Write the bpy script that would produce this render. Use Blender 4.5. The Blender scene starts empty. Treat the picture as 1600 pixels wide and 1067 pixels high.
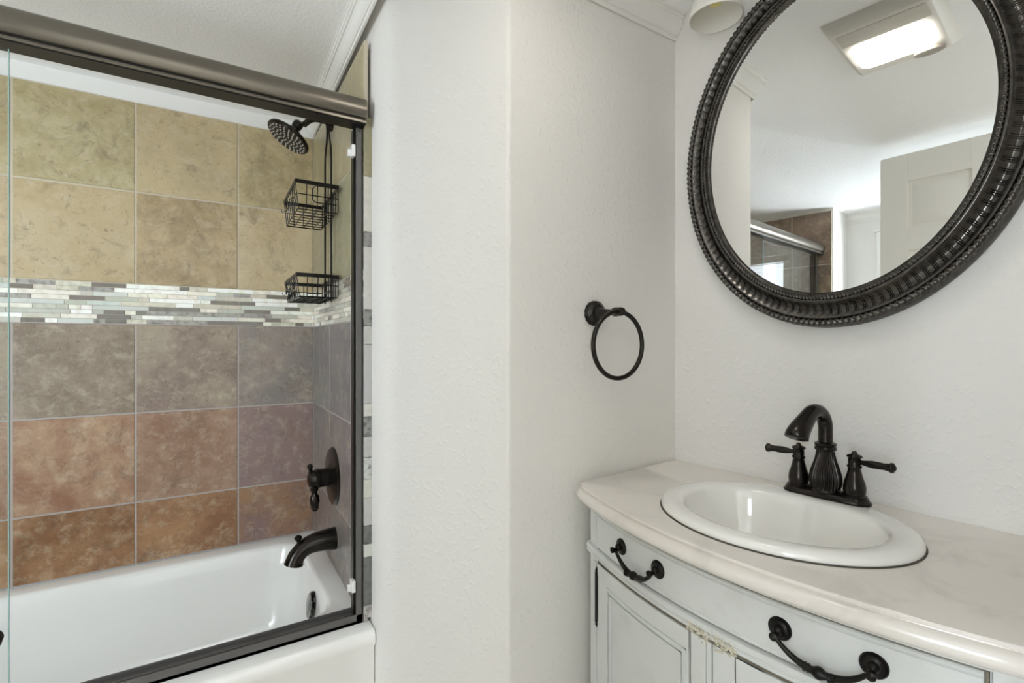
import bpy, bmesh, math, random
from mathutils import Vector, Matrix
R = random.Random(7)
SC = bpy.context.scene
COL = SC.collection
PI = math.pi
H = 1.18                      # eye height above the floor; heights marked "rel" below are measured from it

# ------------------------------------------------------------------ camera, world, lights, exposure
cam_d = bpy.data.cameras.new('camera'); cam = bpy.data.objects.new('camera', cam_d); COL.objects.link(cam)
cam_d.sensor_width = 36.0; cam_d.lens = 780.0 / 1600.0 * 36.0; cam_d.clip_start = 0.02
cam_d.shift_y = 1.5 / 1600.0
cam.location = (0, 0, H); cam.rotation_euler = (PI / 2, 0, -math.radians(32.35))
SC.camera = cam

W = bpy.data.worlds.new('sky'); SC.world = W; W.use_nodes = True
bg = W.node_tree.nodes['Background']; bg.inputs[0].default_value = (0.80, 0.91, 1.0, 1); bg.inputs[1].default_value = 2.0

SC.view_settings.view_transform = 'Standard'; SC.view_settings.look = 'None'
SC.view_settings.gamma = 1.0; SC.view_settings.use_curve_mapping = False
SC.view_settings.exposure = 0.32
SC.cycles.max_bounces = 16; SC.cycles.diffuse_bounces = 12; SC.cycles.glossy_bounces = 6
SC.cycles.transparent_max_bounces = 16
SC.cycles.sample_clamp_indirect = 6.0
SC.cycles.caustics_reflective = False; SC.cycles.caustics_refractive = False


def area(name, loc, rot, sx, sy, power, col):
    l = bpy.data.lights.new(name, 'AREA'); l.shape = 'RECTANGLE'; l.size = sx; l.size_y = sy
    l.energy = power; l.color = col
    o = bpy.data.objects.new(name, l); COL.objects.link(o); o.location = loc; o.rotation_euler = rot
    return o


area('window_daylight', (-2.35, 0.62, H - 0.05), (0, -PI / 2, 0), 1.5, 1.2, 28.0, (0.86, 0.925, 1.0))
area('window_tub_fill', (-2.30, -0.30, H - 0.15), (0, -PI / 2, math.radians(44)), 1.6, 0.8, 128.0, (0.90, 0.945, 1.0))  # added fill slanted through the window to brighten the tub, missing the pier
area('hall_window_fill', (-1.80, -0.62, H + 0.02), (0, -PI / 2 - math.radians(8), 0), 1.1, 0.95, 42.0, (0.86, 0.925, 1.0))  # added fill from an unseen hall window, brightens the mirror wall
area('hall_fill_light', (-0.05, -0.75, H + 0.88), (0, 0, 0), 0.5, 0.5, 2.0, (1.0, 0.99, 0.98))  # added fill light for the unseen hall


# ------------------------------------------------------------------ materials
def lin(c):
    return tuple((v / 255 / 12.92 if v / 255 <= 0.04045 else ((v / 255 + 0.055) / 1.055) ** 2.4) for v in c)


def mat(name, rgb, rough=0.5, metal=0.0, bump=None, var=None, coat=0.0, spec=0.5):
    """rgb sRGB 0-255. bump=(scale, strength, distance, detail). var=(scale, rgb2, lo, hi)."""
    m = bpy.data.materials.new(name); m.use_nodes = True
    nt = m.node_tree; N = nt.nodes; L = nt.links; b = N['Principled BSDF']
    b.inputs['Base Color'].default_value = (*lin(rgb), 1)
    b.inputs['Roughness'].default_value = rough; b.inputs['Metallic'].default_value = metal
    b.inputs['Coat Weight'].default_value = coat; b.inputs['Specular IOR Level'].default_value = spec
    tc = N.new('ShaderNodeTexCoord')
    if var:
        n = N.new('ShaderNodeTexNoise'); n.inputs['Scale'].default_value = var[0]; n.inputs['Detail'].default_value = 8
        n.inputs['Roughness'].default_value = 0.65; n.inputs['Distortion'].default_value = var[4] if len(var) > 4 else 0.0
        r = N.new('ShaderNodeMapRange'); r.inputs[1].default_value = var[2]; r.inputs[2].default_value = var[3]
        mx = N.new('ShaderNodeMix'); mx.data_type = 'RGBA'
        mx.inputs[6].default_value = (*lin(rgb), 1); mx.inputs[7].default_value = (*lin(var[1]), 1)
        L.new(tc.outputs['Object'], n.inputs['Vector']); L.new(n.outputs[0], r.inputs[0])
        L.new(r.outputs[0], mx.inputs[0]); L.new(mx.outputs[2], b.inputs['Base Color'])
    if bump:
        n = N.new('ShaderNodeTexNoise'); n.inputs['Scale'].default_value = bump[0]; n.inputs['Detail'].default_value = bump[3]
        bp = N.new('ShaderNodeBump'); bp.inputs['Strength'].default_value = bump[1]; bp.inputs['Distance'].default_value = bump[2]
        L.new(tc.outputs['Object'], n.inputs['Vector'])
        src = n.outputs[0]
        if len(bump) > 4:                       # knocked-down plaster: flattened tops
            r = N.new('ShaderNodeMapRange'); r.inputs[1].default_value = bump[4]; r.inputs[2].default_value = bump[5]
            r.interpolation_type = 'SMOOTHSTEP'
            L.new(src, r.inputs[0]); src = r.outputs[0]
        L.new(src, bp.inputs['Height']); L.new(bp.outputs[0], b.inputs['Normal'])
    return m


M = {}
M['paint'] = mat('wall_paint', (226, 224, 220), 0.75, bump=(80, 0.32, 0.0028, 3.0, 0.50, 0.75))
M['paint_smooth'] = mat('smooth_paint', (232, 231, 229), 0.7)
M['ceiling'] = mat('ceiling_paint', (246, 246, 246), 0.8, bump=(120, 0.25, 0.0025, 3, 0.45, 0.75))
M['trim'] = mat('trim_gloss_white', (234, 233, 229), 0.4)
M['floor'] = mat('floor_tile', (222, 218, 212), 0.4, var=(6, (206, 200, 192), 0.35, 0.65))
M['enamel'] = mat('tub_enamel', (240, 240, 238), 0.12, coat=0.3)
M['porcelain'] = mat('porcelain', (240, 239, 235), 0.08, coat=0.5)
M['bronze'] = mat('oil_rubbed_bronze', (50, 47, 44), 0.22, 0.85, var=(30, (68, 60, 54), 0.5, 0.85))
M['black'] = mat('black_wire', (30, 29, 28), 0.35, 0.5)
M['pewter'] = mat('mirror_frame_pewter', (92, 89, 85), 0.22, 0.95, var=(60, (64, 61, 58), 0.4, 0.7))
M['header'] = mat('brushed_bronze', (118, 112, 102), 0.28, 0.9)
M['header_dark'] = mat('dark_channel', (46, 43, 40), 0.35, 0.7)
M['jamb'] = mat('jamb_bronze', (100, 98, 96), 0.5, 0.4)
M['cabinet'] = mat('cabinet_paint', (212, 214, 212), 0.45, var=(14, (200, 201, 197), 0.5, 0.8))
M['glaze_shade'] = mat('glaze_and_gap_shade', (120, 112, 98), 0.6)  # cabinet joints: glaze lines plus painted-in gap shade
M['marble'] = mat('cultured_marble', (226, 220, 213), 0.22, var=(5, (206, 199, 192), 0.5, 0.75, 1.5), coat=0.2)
M['nozzle'] = mat('nozzle_rubber', (190, 188, 184), 0.5)
M['clear'] = mat('milky_plastic', (222, 222, 220), 0.25)
M['lampglass'] = mat('frosted_shade', (236, 234, 228), 0.3)
M['chrome'] = mat('chrome', (205, 205, 205), 0.12, 1.0)
M['doorpaint'] = mat('door_paint', (238, 236, 230), 0.45)
M['plastic'] = mat('fan_plastic', (226, 222, 214), 0.45)


def emis(name, rgb, s):
    m = bpy.data.materials.new(name); m.use_nodes = True; b = m.node_tree.nodes['Principled BSDF']
    b.inputs['Base Color'].default_value = (*lin(rgb), 1); b.inputs['Emission Color'].default_value = (*lin(rgb), 1)
    b.inputs['Emission Strength'].default_value = s
    return m


M['lens'] = emis('fan_light_lens', (255, 250, 244), 13.0)
M['hall_fill_lens'] = emis('hall_fill_lamp_lens', (255, 244, 228), 3.0)  # glow of the added hall fill lamp
M['bulb'] = mat('lamp_bulb', (240, 225, 150), 0.3)


def glass_mat(name, tint):
    m = bpy.data.materials.new(name); m.use_nodes = True; nt = m.node_tree; N = nt.nodes; L = nt.links
    N.remove(N['Principled BSDF']); out = N['Material Output']
    tr = N.new('ShaderNodeBsdfTransparent'); tr.inputs[0].default_value = (*tint, 1)
    gl = N.new('ShaderNodeBsdfGlossy'); gl.inputs['Roughness'].default_value = 0.01
    fr = N.new('ShaderNodeFresnel'); fr.inputs[0].default_value = 1.5
    ge = N.new('ShaderNodeNewGeometry'); mu = N.new('ShaderNodeMath'); mu.operation = 'MULTIPLY_ADD'
    mu.inputs[1].default_value = -1; mu.inputs[2].default_value = 1
    L.new(ge.outputs['Backfacing'], mu.inputs[0])
    m2 = N.new('ShaderNodeMath'); m2.operation = 'MULTIPLY'; L.new(fr.outputs[0], m2.inputs[0]); L.new(mu.outputs[0], m2.inputs[1])
    mx = N.new('ShaderNodeMixShader'); L.new(m2.outputs[0], mx.inputs[0]); L.new(tr.outputs[0], mx.inputs[1]); L.new(gl.outputs[0], mx.inputs[2])
    L.new(mx.outputs[0], out.inputs[0])
    return m


M['glass'] = glass_mat('clear_glass', (0.975, 0.985, 0.985))
M['glass_edge'] = mat('glass_edge', (150, 190, 186), 0.15)
mm = bpy.data.materials.new('silvered_mirror'); mm.use_nodes = True
_b = mm.node_tree.nodes['Principled BSDF']; _b.inputs['Base Color'].default_value = (0.90, 0.91, 0.90, 1)
_b.inputs['Metallic'].default_value = 1; _b.inputs['Roughness'].default_value = 0.0
M['mirror'] = mm


def tile_mat():
    """glazed slate-look tile: two colours per tile (corner attributes) clouded together, with cracks and pale flecks"""
    m = bpy.data.materials.new('slate_look_tile'); m.use_nodes = True; nt = m.node_tree; N = nt.nodes; L = nt.links; b = N['Principled BSDF']
    tc = N.new('ShaderNodeTexCoord')
    a1 = N.new('ShaderNodeAttribute'); a1.attribute_name = 'tile_a'
    a2 = N.new('ShaderNodeAttribute'); a2.attribute_name = 'tile_b'
    ad = N.new('ShaderNodeVectorMath'); ad.operation = 'MULTIPLY_ADD'; ad.inputs[1].default_value = (37, 53, 71)
    L.new(a1.outputs['Color'], ad.inputs[0]); L.new(tc.outputs['Object'], ad.inputs[2])

    def noise(sc, det, dist, rough=0.6):
        n = N.new('ShaderNodeTexNoise'); n.inputs['Scale'].default_value = sc; n.inputs['Detail'].default_value = det
        n.inputs['Roughness'].default_value = rough; n.inputs['Distortion'].default_value = dist
        L.new(ad.outputs[0], n.inputs['Vector']); return n.outputs[0]

    def rng(src, a, c, d=0.0, e=1.0):
        r = N.new('ShaderNodeMapRange'); r.inputs[1].default_value = a; r.inputs[2].default_value = c
        r.inputs[3].default_value = d; r.inputs[4].default_value = e; L.new(src, r.inputs[0]); return r.outputs[0]

    def mix(f, ca, cb, mode='MIX'):
        x = N.new('ShaderNodeMix'); x.data_type = 'RGBA'; x.blend_type = mode
        L.new(f, x.inputs[0])
        for i, c in ((6, ca), (7, cb)):
            if isinstance(c, tuple): x.inputs[i].default_value = (*c, 1)
            else: L.new(c, x.inputs[i])
        return x.outputs[2]
    c = mix(rng(noise(4.5, 12, 0.25, 0.74), 0.40, 0.60), a1.outputs['Color'], a2.outputs['Color'])
    c = mix(rng(noise(22, 10, 0.25, 0.76), 0.50, 0.66, 0, 0.40), c, lin((210, 196, 172)))
    c = mix(rng(noise(11, 12, 0.7, 0.80), 0.53, 0.68, 0, 0.60), c, lin((98, 84, 70)))
    c = mix(rng(noise(60, 8, 0.8, 0.7), 0.57, 0.70, 0, 0.55), c, lin((88, 72, 58)))
    L.new(c, b.inputs['Base Color'])
    b.inputs['Roughness'].default_value = 0.36
    bp = N.new('ShaderNodeBump'); bp.inputs['Strength'].default_value = 0.25; bp.inputs['Distance'].default_value = 0.002
    L.new(noise(40, 8, 0.5, 0.7), bp.inputs['Height']); L.new(bp.outputs[0], b.inputs['Normal'])
    return m


def mosaic_mat():
    m = bpy.data.materials.new('linear_mosaic'); m.use_nodes = True; nt = m.node_tree; N = nt.nodes; L = nt.links; b = N['Principled BSDF']
    tc = N.new('ShaderNodeTexCoord')
    a1 = N.new('ShaderNodeAttribute'); a1.attribute_name = 'tile_a'
    a2 = N.new('ShaderNodeAttribute'); a2.attribute_name = 'tile_b'
    n = N.new('ShaderNodeTexNoise'); n.inputs['Scale'].default_value = 60; n.inputs['Detail'].default_value = 6
    L.new(tc.outputs['Object'], n.inputs['Vector'])
    r = N.new('ShaderNodeMapRange'); r.inputs[1].default_value = 0.45; r.inputs[2].default_value = 0.68; L.new(n.outputs[0], r.inputs[0])
    x = N.new('ShaderNodeMix'); x.data_type = 'RGBA'; L.new(r.outputs[0], x.inputs[0]); L.new(a1.outputs['Color'], x.inputs[6]); L.new(a2.outputs['Color'], x.inputs[7])
    L.new(x.outputs[2], b.inputs['Base Color']); b.inputs['Roughness'].default_value = 0.22
    return m


M['tile'] = tile_mat(); M['mosaic'] = mosaic_mat()
M['grout'] = mat('tile_grout', (196, 186, 168), 0.8)
M['grout_grey'] = mat('lower_grout', (176, 168, 164), 0.8)


# ------------------------------------------------------------------ mesh helpers
class MB:
    def __init__(self): self.v = []; self.f = []; self.mi = []; self.ca = []; self.cb = []

    def add(self, vs, fs, mi=0, ca=None, cb=None):
        o = len(self.v); self.v += [tuple(p) for p in vs]
        for f in fs:
            self.f.append([i + o for i in f]); self.mi.append(mi); self.ca.append(ca); self.cb.append(cb or ca)

    def hexa(self, c, mi=0, ca=None, cb=None):   # 8 corners: bottom loop 0-3, top loop 4-7
        self.add(c, [(3, 2, 1, 0), (4, 5, 6, 7), (0, 1, 5, 4), (1, 2, 6, 5), (2, 3, 7, 6), (3, 0, 4, 7)], mi, ca, cb)

    def box(self, x0, x1, y0, y1, z0, z1, f=None, mi=0, ca=None, cb=None):
        c = [(x0, y0, z0), (x1, y0, z0), (x1, y1, z0), (x0, y1, z0), (x0, y0, z1), (x1, y0, z1), (x1, y1, z1), (x0, y1, z1)]
        if f: c = [f(*p) for p in c]
        self.hexa(c, mi, ca, cb)

    def surf(self, g, wu=False, wv=False, cap0=False, cap1=False, mi=0):
        nu, nv = len(g), len(g[0]); fs = []
        for i in range(nu if wu else nu - 1):
            for j in range(nv if wv else nv - 1):
                a, b = i, (i + 1) % nu; c, d = j, (j + 1) % nv
                fs.append((a * nv + c, b * nv + c, b * nv + d, a * nv + d))
        if cap0: fs.append(tuple(range(nv))[::-1])
        if cap1: fs.append(tuple((nu - 1) * nv + j for j in range(nv)))
        self.add([p for r in g for p in r], fs, mi)

    def prism(self, poly, z0, z1, f=None, mi=0):
        n = len(poly)
        lo = [(p[0], p[1], z0) for p in poly]; hi = [(p[0], p[1], z1) for p in poly]
        vs = [f(*p) if f else p for p in lo + hi]
        self.add(vs, [tuple(range(n))[::-1], tuple(range(n, 2 * n))] + [(i, (i + 1) % n, n + (i + 1) % n, n + i) for i in range(n)], mi)

    def tube(self, path, r, n=10, cap=True, closed=False, mi=0):
        P = [Vector(p) for p in path]; k = len(P)
        rr = r if hasattr(r, '__len__') else [r] * k
        T = []
        for i in range(k):
            a = P[(i - 1) % k] if (closed or i > 0) else P[i]; b = P[(i + 1) % k] if (closed or i < k - 1) else P[i]
            T.append((b - a).normalized())
        up = Vector((0, 0, 1)) if abs(T[0].z) < 0.9 else Vector((1, 0, 0))
        nrm = T[0].cross(up).normalized(); g = []
        for i in range(k):
            if i > 0:
                q = T[i - 1].rotation_difference(T[i]); nrm = (q @ nrm); nrm = (nrm - T[i] * nrm.dot(T[i])).normalized()
            bn = T[i].cross(nrm)
            g.append([P[i] + (nrm * math.cos(2 * PI * j / n) + bn * math.sin(2 * PI * j / n)) * rr[i] for j in range(n)])
        self.surf(g, wu=closed, wv=True, cap0=cap and not closed, cap1=cap and not closed, mi=mi)

    def lathe(self, prof, org, axis, n=32, mi=0, flute=None, cap=True):
        """prof: (radius, height along axis). flute=(count, depth, lo, hi)"""
        A = Vector(axis).normalized(); u = A.orthogonal().normalized(); w = A.cross(u); O = Vector(org); g = []
        for r, z in prof:
            row = []
            for j in range(n):
                t = 2 * PI * j / n; q = r
                if flute and flute[2] <= z <= flute[3]:
                    q = r * (1 - flute[1] * (0.5 + 0.5 * math.cos(flute[0] * t)))
                row.append(O + A * z + (u * math.cos(t) + w * math.sin(t)) * max(q, 1e-5))
            g.append(row)
        self.surf(g, wv=True, cap0=cap and prof[0][0] > 1e-4, cap1=cap and prof[-1][0] > 1e-4, mi=mi)

    def bar(self, a, b, w, h, mi=0):
        """flat strap between a and b: w wide sideways, h tall"""
        a = Vector(a); b = Vector(b); t = (b - a).normalized()
        s = t.cross(Vector((0, 0, 1)));
        s = s.normalized() if s.length > 1e-4 else Vector((1, 0, 0)); u = s.cross(t)
        c = [p + s * (i * w / 2) + u * (j * h / 2) for p in (a, b) for i, j in ((-1, -1), (1, -1), (1, 1), (-1, 1))]
        self.hexa(c, mi)

    def build(self, name, mats, parent=None, bevel=0, seg=2, smooth=40, base=None):
        me = bpy.data.meshes.new(name)
        off = Vector(base) if base is not None else (Vector(ORG[parent.name]) if parent is not None else Vector((0, 0, 0)))
        me.from_pydata([tuple(Vector(p) - off) for p in self.v], [], self.f)
        if not isinstance(mats, (list, tuple)): mats = [mats]
        for m in mats: me.materials.append(m)
        me.polygons.foreach_set('material_index', self.mi)
        if any(c is not None for c in self.ca):
            for nm, src in (('tile_a', self.ca), ('tile_b', self.cb)):
                at = me.color_attributes.new(nm, 'FLOAT_COLOR', 'CORNER'); data = []
                for p, c in zip(me.polygons, src):
                    data += list(c or (0.5, 0.5, 0.5)) [:3] * 0 or []
                    for _ in range(p.loop_total): data += [*(c or (0.5, 0.5, 0.5)), 1.0]
                at.data.foreach_set('color', data)
        bm = bmesh.new(); bm.from_mesh(me)
        bmesh.ops.recalc_face_normals(bm, faces=bm.faces[:])
        bm.to_mesh(me); bm.free()
        if smooth:
            me.polygons.foreach_set('use_smooth', [True] * len(me.polygons)); me.set_sharp_from_angle(angle=math.radians(smooth))
        o = bpy.data.objects.new(name, me); COL.objects.link(o)
        ORG[o.name] = tuple(off)
        if parent is not None: o.parent = parent
        elif base is not None: o.location = base
        if bevel:
            bv = o.modifiers.new('edge', 'BEVEL'); bv.width = bevel; bv.segments = seg; bv.limit_method = 'ANGLE'; bv.angle_limit = math.radians(35)
            bv.harden_normals = False
        return o


ORG = {}


def thing(name, label, cat, loc, group=None):
    o = bpy.data.objects.new(name, None); COL.objects.link(o); o.location = loc; o.empty_display_size = 0.1
    ORG[o.name] = tuple(loc)
    return tag(o, label, cat, group)


def tag(o, label, cat, group=None):
    o['label'] = label; o['category'] = cat
    if group: o['group'] = group
    return o


def struct(o): o['kind'] = 'structure'; return o


def arc(fn, a, b, n): return [fn(a + (b - a) * i / (n - 1)) for i in range(n)]


# ------------------------------------------------------------------ frames of the room
# back tub wall at y = YB; plumbing wall very slightly out of square; mirror wall turned 4.2 degrees
YB = 2.1215
CX, CY = 1.1376, 0.9393                 # corner of towel wall and mirror wall
ms, mc = math.sin(math.radians(4.2)), math.cos(math.radians(4.2))


def V(s, d, h):                          # s along the mirror wall from the corner, d out from it, h rel
    return (CX + ms * s - mc * d, CY - mc * s - ms * d, H + h)


def Pw(t, out, h):                       # plumbing wall: t from the back corner, out from the tiles, h rel
    return (0.400 - 0.0223 * t - out, YB - t - 0.0223 * out, H + h)


CEIL = 0.912


def ceil_h(x, y):
    b = CEIL - 0.0328 * max(0, y - 1.03); e = CEIL - 0.020 * max(0, 0.16 - x)
    return min(b, e)


# ------------------------------------------------------------------ setting
b = MB(); b.box(-1.9, 1.5, -1.5, 2.3, -0.1, 0.0); struct(b.build('floor', M['floor']))
# ceiling: flat field with two faint slopes to the back wall and the window wall
b = MB()
def cpt(x, y): return (x, y, H + ceil_h(x, y))
K = (0.16, 1.03); xe = -1.9; hy = 1.03 + 0.61 * (0.16 - xe)
polys = [[(0.16, -1.5), (1.5, -1.5), (1.5, 1.03), K], [K, (1.5, 1.03), (1.5, 2.3), (xe, hy)], [(xe, -1.5), (0.16, -1.5), K, (xe, hy)]]
for k, pl in enumerate(polys):
    n = len(pl); zz = -0.006 if k == 0 else 0.0
    vs = [(x, y, H + (ceil_h(x, y) if k == 0 else (CEIL - 0.0328 * (y - 1.03) if k == 1 else CEIL - 0.020 * (0.16 - x))) + zz) for x, y in pl]
    vs += [(x, y, H + 1.05) for x, y in pl]
    b.add(vs, [tuple(range(n)), tuple(range(n, 2 * n))[::-1]] + [(i, (i + 1) % n, n + (i + 1) % n, n + i) for i in range(n)])
struct(b.build('ceiling', M['ceiling'], smooth=0))

b = MB(); b.box(-1.9, 1.5, YB + 0.012, 2.32, 0, H + 1.0); struct(b.build('wall_back', M['paint_smooth']))
# plumbing wall, pier with its angled face, towel wall: one run of drywall
b = MB()
b.prism([(0.4208, YB + 0.012), (0.404, 1.3555), (0.404, 1.222), (0.587, 0.940), (CX + 0.02, CY), (1.42, CY), (1.42, YB + 0.012)], 0, H + 1.0)
struct(b.build('wall_right', M['paint'], bevel=0.007, seg=3))
b = MB(); b.prism([V(-0.05, 0, 0)[:2], V(-0.05, -0.12, 0)[:2], V(2.4, -0.12, 0)[:2], V(2.4, 0, 0)[:2]], 0, H + 1.0)
struct(b.build('wall_mirror', M['paint']))
# window wall with the opening, and the furred end of the tub alcove
WX = -1.66; wy0, wy1, wz0, wz1 = 0.22, 1.03, 0.72, H + 0.66
b = MB()
for y0, y1, z0, z1 in ((-1.5, -1.02, 0, H + 1.0), (-0.22, wy0, 0, H + 1.0), (-1.02, -0.22, 0, wz0), (-1.02, -0.22, wz1, H + 1.0)): b.box(WX - 0.12, WX, y0, y1, z0, z1)
b.box(WX - 0.12, WX, wy1, 1.27, 0, H + 1.0)
b.box(WX - 0.12, WX, wy0, wy1, 0, wz0); b.box(WX - 0.12, WX, wy0, wy1, wz1, H + 1.0)
b.box(WX - 0.12, -1.372, 1.27, YB + 0.012, 0, H + 1.0)
struct(b.build('wall_left', M['paint']))
# wall the camera's doorway stands in, and the hall behind
b = MB(); b.box(-1.66, -0.46, -0.09, 0.02, 0, H + 1.0); b.box(0.42, 1.16, -0.09, 0.02, 0, H + 1.0); b.box(-0.46, 0.42, -0.09, 0.02, H + 0.88, H + 1.0)
struct(b.build('wall_front', M['paint']))
b = MB(); b.box(-1.9, 1.5, -1.5, -1.38, 0, H + 1.0); struct(b.build('wall_hall', M['paint']))

# windows: casing, sash, pane; the second is unseen, added for fill through the doorway
for wn, wy0, wy1 in (('window_1', 0.22, 1.03), ('fill_window_2', -1.02, -0.22)):
    b = MB()
    for x0, x1, y0, y1, z0, z1 in ((WX, WX + 0.018, wy0 - 0.07, wy0, wz0 - 0.07, wz1 + 0.07), (WX, WX + 0.018, wy1, wy1 + 0.07, wz0 - 0.07, wz1 + 0.07),
                                   (WX, WX + 0.018, wy0, wy1, wz1, wz1 + 0.07), (WX, WX + 0.03, wy0 - 0.09, wy1 + 0.09, wz0 - 0.03, wz0)):
        b.box(x0, x1, y0, y1, z0, z1)
    b.box(WX, WX + 0.026, wy0 - 0.085, wy1 + 0.085, wz1 + 0.07, wz1 + 0.085)
    win = struct(b.build(wn, M['trim'], bevel=0.003))
    b = MB()
    for y0, y1, z0, z1 in ((wy0, wy0 + 0.045, wz0, wz1), (wy1 - 0.045, wy1, wz0, wz1), (wy0, wy1, wz0, wz0 + 0.045), (wy0, wy1, wz1 - 0.045, wz1), (wy0, wy1, 1.36, 1.40)):
        b.box(WX - 0.08, WX - 0.03, y0, y1, z0, z1)
    b.build('window_sash', M['trim'], win, bevel=0.003)
    b = MB(); b.box(WX - 0.06, WX - 0.054, wy0 + 0.04, wy1 - 0.04, wz0 + 0.04, wz1 - 0.04); b.build('window_pane', M['glass'], win, smooth=0)

# ------------------------------------------------------------------ tiles
def J(c, a=9):
    k = R.uniform(-a, a); return lin(tuple(max(0, min(255, v * 1.13 + 4 + k + R.uniform(-3, 3))) for v in c))


ROWS = [(-0.756, -0.545), (-0.545, -0.241), (-0.241, 0.063), (0.198, 0.513), (0.513, 0.818)]
PAL_BACK = [((148, 114, 82), (116, 82, 56)), ((152, 126, 104), (126, 94, 72)), ((146, 134, 118), (122, 108, 94)),
            ((172, 154, 124), (150, 132, 100)), ((170, 156, 124), (146, 132, 100))]
PAL_END = [((122, 108, 102), (104, 96, 96)), ((120, 110, 108), (104, 98, 100)), ((118, 114, 112), (106, 104, 106)),
           ((150, 142, 116), (136, 132, 114)), ((152, 144, 112), (138, 132, 104))]  # slate tones, greyed partly to paint in the bluish window reflection
PURPLE = [((138, 104, 78), (118, 98, 94)), ((132, 112, 104), (116, 100, 98)), ((132, 120, 112), (118, 108, 104)), None, None]  # corner column: tile mottling plus a painted cool light shift
MOS = [((214, 208, 196), (196, 190, 178)), ((190, 186, 172), (172, 166, 152)), ((176, 176, 164), (168, 168, 156)),
       ((116, 110, 102), (108, 102, 95)), ((226, 224, 216), (206, 202, 194)), ((150, 148, 140), (110, 106, 102)), ((186, 190, 184), (178, 182, 176))]


def tilewall(name, F, edges, rows, pal, u0, u1, special=None, mosaic=True, top=None):
    """F(u, out, h) -> world; tiles stand 2 mm proud of the grout bed"""
    b = MB(); g = 0.0022
    if top: rows = rows[:-1] + [(rows[-1][0], top)]
    b.box(u0, u1, -0.012, -0.002, rows[0][0], 0.130 if mosaic else rows[-1][1], lambda u, o, h: F(u, o, h), mi=1 + 1)
    if mosaic: b.box(u0, u1, -0.012, -0.002, 0.130, rows[-1][1], lambda u, o, h: F(u, o, h), mi=1)
    for r, (h0, h1) in enumerate(rows):
        for k in range(len(edges) - 1):
            a, c = edges[k] + g, edges[k + 1] - g
            if c - a < 0.004: continue
            pc = (special(r, k) if special else None) or pal[r]
            ca, cb = J(pc[0]), J(pc[1])
            lo, hi = h0 + g, h1 - g; e = 0.0018
            q = [(a, -.003, lo), (c, -.003, lo), (c, -.003, hi), (a, -.003, hi), (a + e, 0, lo + e), (c - e, 0, lo + e), (c - e, 0, hi - e), (a + e, 0, hi - e)]
            b.add([F(*p) for p in q], [(4, 5, 6, 7), (0, 1, 5, 4), (1, 2, 6, 5), (2, 3, 7, 6), (3, 0, 4, 7)], 0, ca, cb)
    if mosaic:
        n = 9; y0, y1 = 0.063, 0.198; rh = (y1 - y0) / n
        for r in range(n):
            u = u0 - R.uniform(0, 0.05)
            while u < u1:
                L_ = R.choice((0.03, 0.055, 0.055, 0.09, 0.09, 0.15)); a, c = max(u, u0), min(u + L_, u1)
                u += L_
                if c - a < 0.003: continue
                pc = MOS[R.choices(range(7), (4, 4, 4, 2.2, 2.4, 2, 3))[0]]
                lo, hi = y0 + r * rh + .0008, y0 + (r + 1) * rh - .0008; a += .0008; c -= .0008
                q = [(a, -.003, lo), (c, -.003, lo), (c, -.003, hi), (a, -.003, hi), (a, 0, lo), (c, 0, lo), (c, 0, hi), (a, 0, hi)]
                b.add([F(*p) for p in q], [(4, 5, 6, 7), (0, 1, 5, 4), (1, 2, 6, 5), (2, 3, 7, 6), (3, 0, 4, 7)], 3, J(pc[0], 5), J(pc[1], 5))
    return struct(b.build(name, [M['tile'], M['grout'], M['grout_grey'], M['mosaic']], smooth=0))


be = [-1.36] + [0.1335 - 0.3065 * k for k in range(4, -1, -1)] + [0.400]
tilewall('wall_back_tile', lambda u, o, h: (u, YB - o, H + h), be, ROWS, PAL_BACK, -1.37, 0.410,
         special=lambda r, k: PURPLE[r] if k == len(be) - 2 else None)
pe = [0.0, 0.318, 0.622, 0.766]
tilewall('wall_right_tile', lambda u, o, h: Pw(u, o, h), pe, ROWS, PAL_END, 0.0, 0.766)
tilewall('wall_left_tile', lambda u, o, h: (-1.36 + o, YB - u, H + h), [0, 0.30, 0.605, 0.845], ROWS, [((122, 104, 84), (100, 84, 70))] * 5, 0.0, 0.845, top=0.862)
# finished tile edge beside the shower door: a stack of little cut pieces
b = MB(); z = -0.745
EDGE = [(0.035, 1), (0.13, 0), (0.035, 4), (0.05, 0), (0.075, 2), (0.05, 4), (0.06, 1), (0.055, 2), (0.055, 3), (0.035, 4), (0.16, 2), (0.05, 2), (0.045, 3), (0.17, 4), (0.04, 3), (0.15, 4), (0.16, 5)]
EC = [((120, 118, 116), (104, 102, 100)), ((206, 204, 200), (120, 118, 112)), ((196, 196, 192), (190, 190, 186)), ((150, 148, 142), (70, 68, 64)), ((214, 212, 204), (206, 202, 192)), ((158, 152, 122), (150, 144, 116))]
for hh, ci in EDGE:
    z1 = min(z + hh, 0.818)
    b.box(0.0, 0.0205, 0, 0.010, z, z1 - 0.001, lambda x, y, q: (0.3835 + x, 1.3555 + y - 0.006, H + q), 0, J(tuple(v * 0.80 for v in EC[ci][0]), 3), J(tuple(v * 0.80 for v in EC[ci][1]), 3))
    z = z1
    if z >= 0.818: break
struct(b.build('trim_1', [M['mosaic']], bevel=0.001))

# ------------------------------------------------------------------ crown mouldings
CROWN = [(0, 0), (0.10, 0.0), (0.14, 0.04), (0.14, 0.10), (0.07, 0.14), (0.12, 0.17), (0.20, 0.17), (0.22, 0.22), (0.30, 0.26), (0.50, 0.40), (0.62, 0.58), (0.64, 0.68), (0.74, 0.68), (0.78, 0.73), (0.74, 0.79), (0.86, 0.82), (0.90, 0.90), (1.0, 0.92), (1.0, 1.0), (0, 1.0)]


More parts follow.
